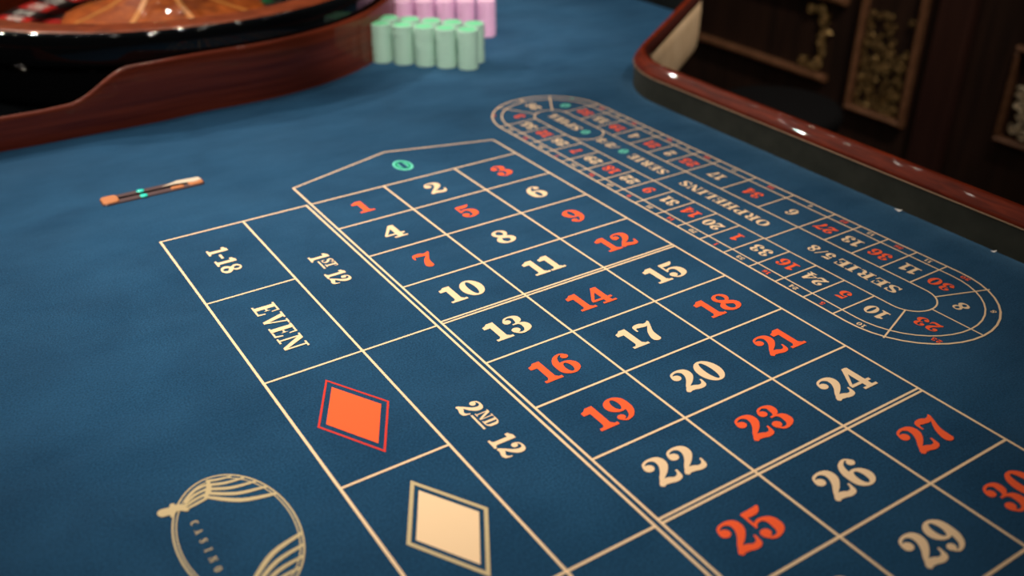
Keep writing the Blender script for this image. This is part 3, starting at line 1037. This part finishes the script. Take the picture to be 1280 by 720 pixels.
for i in range(4):
    a = PI / 4 + i * PI / 2
    obj('turret_arm', join([tube([(WC[0] + r * math.cos(a), WC[1] + r * math.sin(a), 1.68) for r in (0.15, 0.4, 0.62)], [0.05, 0.035, 0.03], 8),
                            lathe((WC[0] + 0.66 * math.cos(a), WC[1] + 0.66 * math.sin(a), 1.68), [(0.0, -0.08), (0.06, -0.055), (0.08, 0.0), (0.06, 0.055), (0.0, 0.08)], 12)]), 'brass', wheel, None, True)
obj('cone_collar', lathe(W0, [(0.62, 0.92), (0.64, 0.96), (0.58, 1.0), (0.45, 1.06), (0.40, 1.10)], 48), 'brass', wheel, W0, True)
# inlaid spokes on the cone
for i in range(8):
    a = i * PI / 4 + 0.10
    V, F = [], []
    for r, z in ((0.6, 0.934), (0.95, 0.769), (1.4, 0.624), (1.62, 0.569)):
        for s in (-1, 1):
            w = 0.05
            V.append((WC[0] + r * math.cos(a) - s * w * math.sin(a), WC[1] + r * math.sin(a) + s * w * math.cos(a), z + 0.004))
    F = [(0, 2, 3, 1), (2, 4, 5, 3), (4, 6, 7, 5)]
    obj('inlaid_spoke', (V, F), 'inlay', wheel)
ORDER = [0, 32, 15, 19, 4, 21, 2, 25, 17, 34, 6, 27, 13, 36, 11, 30, 8, 23, 10, 5, 24, 16, 33, 1, 20, 14, 31, 9, 22, 18, 29, 7, 28, 12, 35, 3, 26]
for i, n in enumerate(ORDER):
    a0 = 2 * PI * i / 37 + 0.04
    a1 = a0 + 2 * PI / 37
    col_ = 'pocket_green' if n == 0 else ('pocket_red' if n in REDS else 'pocket_black')

    def sector(r0, z0, r1, z1, g=0.004, nseg=3):
        V, F = [], []
        for q in range(nseg + 1):
            a_ = a0 + g + (a1 - a0 - 2 * g) * q / nseg
            V += [(WC[0] + r0 * math.cos(a_), WC[1] + r0 * math.sin(a_), z0), (WC[0] + r1 * math.cos(a_), WC[1] + r1 * math.sin(a_), z1)]
        for q in range(nseg):
            F.append((2 * q, 2 * q + 1, 2 * q + 3, 2 * q + 2))
        return V, F
    obj('number_plate', sector(2.42, 0.42, 2.99, 0.485), col_, rotor)
    obj('pocket', sector(1.80, 0.268, 2.39, 0.288), col_, rotor)
    ca, sa = math.cos(a0), math.sin(a0)
    V = []
    for r, z in ((1.79, 0.26), (2.40, 0.27), (2.41, 0.42), (2.3, 0.40), (1.79, 0.39)):
        for s in (-1, 1):
            V.append((WC[0] + r * ca - s * 0.012 * sa, WC[1] + r * sa + s * 0.012 * ca, z))
    F = [(0, 2, 4, 6, 8), (1, 9, 7, 5, 3)] + [(2 * q, 2 * q + 1, (2 * q + 3) % 10, (2 * q + 2) % 10) for q in range(5)]
    obj('fret', (V, F), 'chrome', rotor)
    am = (a0 + a1) / 2
    tv, tf = text_vf(str(n), 0.30, (0, 0), 0, z=0, xs=0.85)
    V = []
    for x_, y_, z_ in tv:
        r = 2.70 + y_
        V.append((WC[0] + r * math.cos(am) + x_ * math.sin(am), WC[1] + r * math.sin(am) - x_ * math.cos(am), 0.42 + (r - 2.42) * 0.114 + 0.004 + z_))
    obj('number_mark', (V, tf), 'white', rotor)
for i in range(8):
    a = 2 * PI * i / 8 + 0.2
    ca, sa = math.cos(a), math.sin(a)
    L_, w_ = (0.17, 0.05) if i % 2 else (0.06, 0.16)
    V = []
    for du, dv in ((L_, 0), (0, w_), (-L_, 0), (0, -w_)):
        r = 3.235 + du
        V.append((WC[0] + r * ca - dv * sa, WC[1] + r * sa + dv * ca, 0.73 + du * 1.27 + 0.004))
    r = 3.19
    V.append((WC[0] + r * ca, WC[1] + r * sa, 0.73 + 0.05))
    obj('ball_deflector', (V, [(0, 1, 4), (1, 2, 4), (2, 3, 4), (3, 0, 4)]), 'chrome', wheel)

# ------------------------------------------------------------------ chips
CR, CH = 0.18, 0.033


def chip_mesh(name, edge, face):
    prof = [(0.0, CH * 0.97), (CR * 0.80, CH * 0.97), (CR * 0.84, CH * 0.995), (CR * 0.955, CH * 0.995), (CR, CH * 0.86), (CR, CH * 0.14), (CR * 0.955, 0.0), (0.0, 0.0)]
    n = 24
    V, F, MI = [], [], []
    k = len(prof)
    for i in range(n):
        a_ = 2 * PI * i / n
        for q, (r, z) in enumerate(prof):
            rr = r * (0.975 if (q in (4, 5) and i % 2) else 1.0)
            V.append((rr * math.cos(a_) * U, rr * math.sin(a_) * U, z * U))
    for i in range(n):
        j = (i + 1) % n
        for q in range(k - 1):
            F.append((i * k + q, i * k + q + 1, j * k + q + 1, j * k + q))
            MI.append(1 if q < 2 else 0)
    me = bpy.data.meshes.new(name)
    me.from_pydata(V, [], F)
    bm = bmesh.new()
    bm.from_mesh(me)
    bmesh.ops.remove_doubles(bm, verts=bm.verts, dist=1e-6)
    bmesh.ops.recalc_face_normals(bm, faces=bm.faces)
    bm.to_mesh(me)
    bm.free()
    me.materials.append(M[edge]); me.materials.append(M[face])
    for p in me.polygons:
        c = p.center
        if c.z > CH * U * 0.9 and math.hypot(c.x, c.y) < CR * U * 0.82:
            p.material_index = 1
    return me


def stacks(me, start, d, e, nx, ny, count, colour, words, group):
    ordn = 'first second third fourth fifth sixth seventh eighth ninth tenth eleventh twelfth thirteenth fourteenth fifteenth sixteenth seventeenth eighteenth nineteenth twentieth'.split()
    names = ['leftmost', 'second from the left', 'middle', 'second from the right', 'rightmost']
    for j in range(ny):
        for i in range(nx):
            cx = start[0] + d[0] * i + e[0] * j
            cy = start[1] + d[1] * i + e[1] * j
            for q in range(count):
                o = bpy.data.objects.new('roulette_chip', me)
                COL.objects.link(o)
                o.location = W((cx + random.uniform(-0.004, 0.004), cy + random.uniform(-0.004, 0.004), CH * q + 0.001))
                o.rotation_euler = (0, 0, random.uniform(0, 6.28))
                tag(o, '%s chip, %s from the top, %s %s-row stack' % (colour, ordn[count - 1 - q], names[i], words[j]), 'chip', group)


gm = chip_mesh('mint_chip', 'chip_green', 'chip_green_face')
pm = chip_mesh('pink_chip', 'chip_pink', 'chip_pink_face')
stacks(gm, (3.38, 4.82), (0.262, -0.288), (0.284, 0.262), 5, 2, 20, 'mint green', ('front', 'back'), 'mint green chips by the wheel')
stacks(pm, (4.44, 6.03), (0.326, -0.206), (0.206, 0.326), 5, 2, 20, 'pale pink', ('front', 'back'), 'pale pink chips behind the mint chips')

# ------------------------------------------------------------------ paper scraps at the rail


def scrap(x, y, L, ang, lab):
    V = []
    n = 6
    for i in range(n + 1):
        t = i / n
        for s in (-1, 1):
            px, py = (t - 0.5) * L, s * L * 0.22
            V.append((x + px * math.cos(ang) - py * math.sin(ang), y + px * math.sin(ang) + py * math.cos(ang), -0.07 + 0.03 * t * t + (0.012 if s > 0 else 0)))
    F = [(2 * i, 2 * i + 2, 2 * i + 3, 2 * i + 1) for i in range(n)]
    o = obj('paper_scrap', (V, F), 'paper')
    tag(o, lab, 'paper scrap')


scrap(5.99, -3.98, 0.11, -1.65, 'larger curled white paper scrap against the rail beside track number 6')
scrap(6.0, -5.27, 0.06, -1.4, 'tiny white paper scrap against the rail beside track number 30')

# ------------------------------------------------------------------ stool behind the rail
SX, SY = 12.0, 3.35
st = empty('stool', (SX, SY, FZ), 'black padded round stool standing behind the mahogany rail', 'stool')
SZ = -2.0
obj('seat', lathe((SX, SY, SZ), [(0.0, -0.45), (1.2, -0.45), (1.35, -0.38), (1.4, -0.2), (1.34, -0.05), (1.15, 0.0), (0.0, 0.02)], 40), 'blackleather', st, None, True, 60)
obj('pole', lathe((SX, SY, FZ), [(0.0, 0.1), (0.25, 0.1), (0.25, 2.2), (0.18, 2.3), (0.18, SZ - 0.45 - FZ)], 20), 'blackleather', st, None, True, 40)
obj('base', lathe((SX, SY, FZ), [(1.5, 0.0), (1.5, 0.08), (1.3, 0.16), (0.3, 0.3), (0.25, 0.3)], 40), 'blackleather', st, None, True, 40)
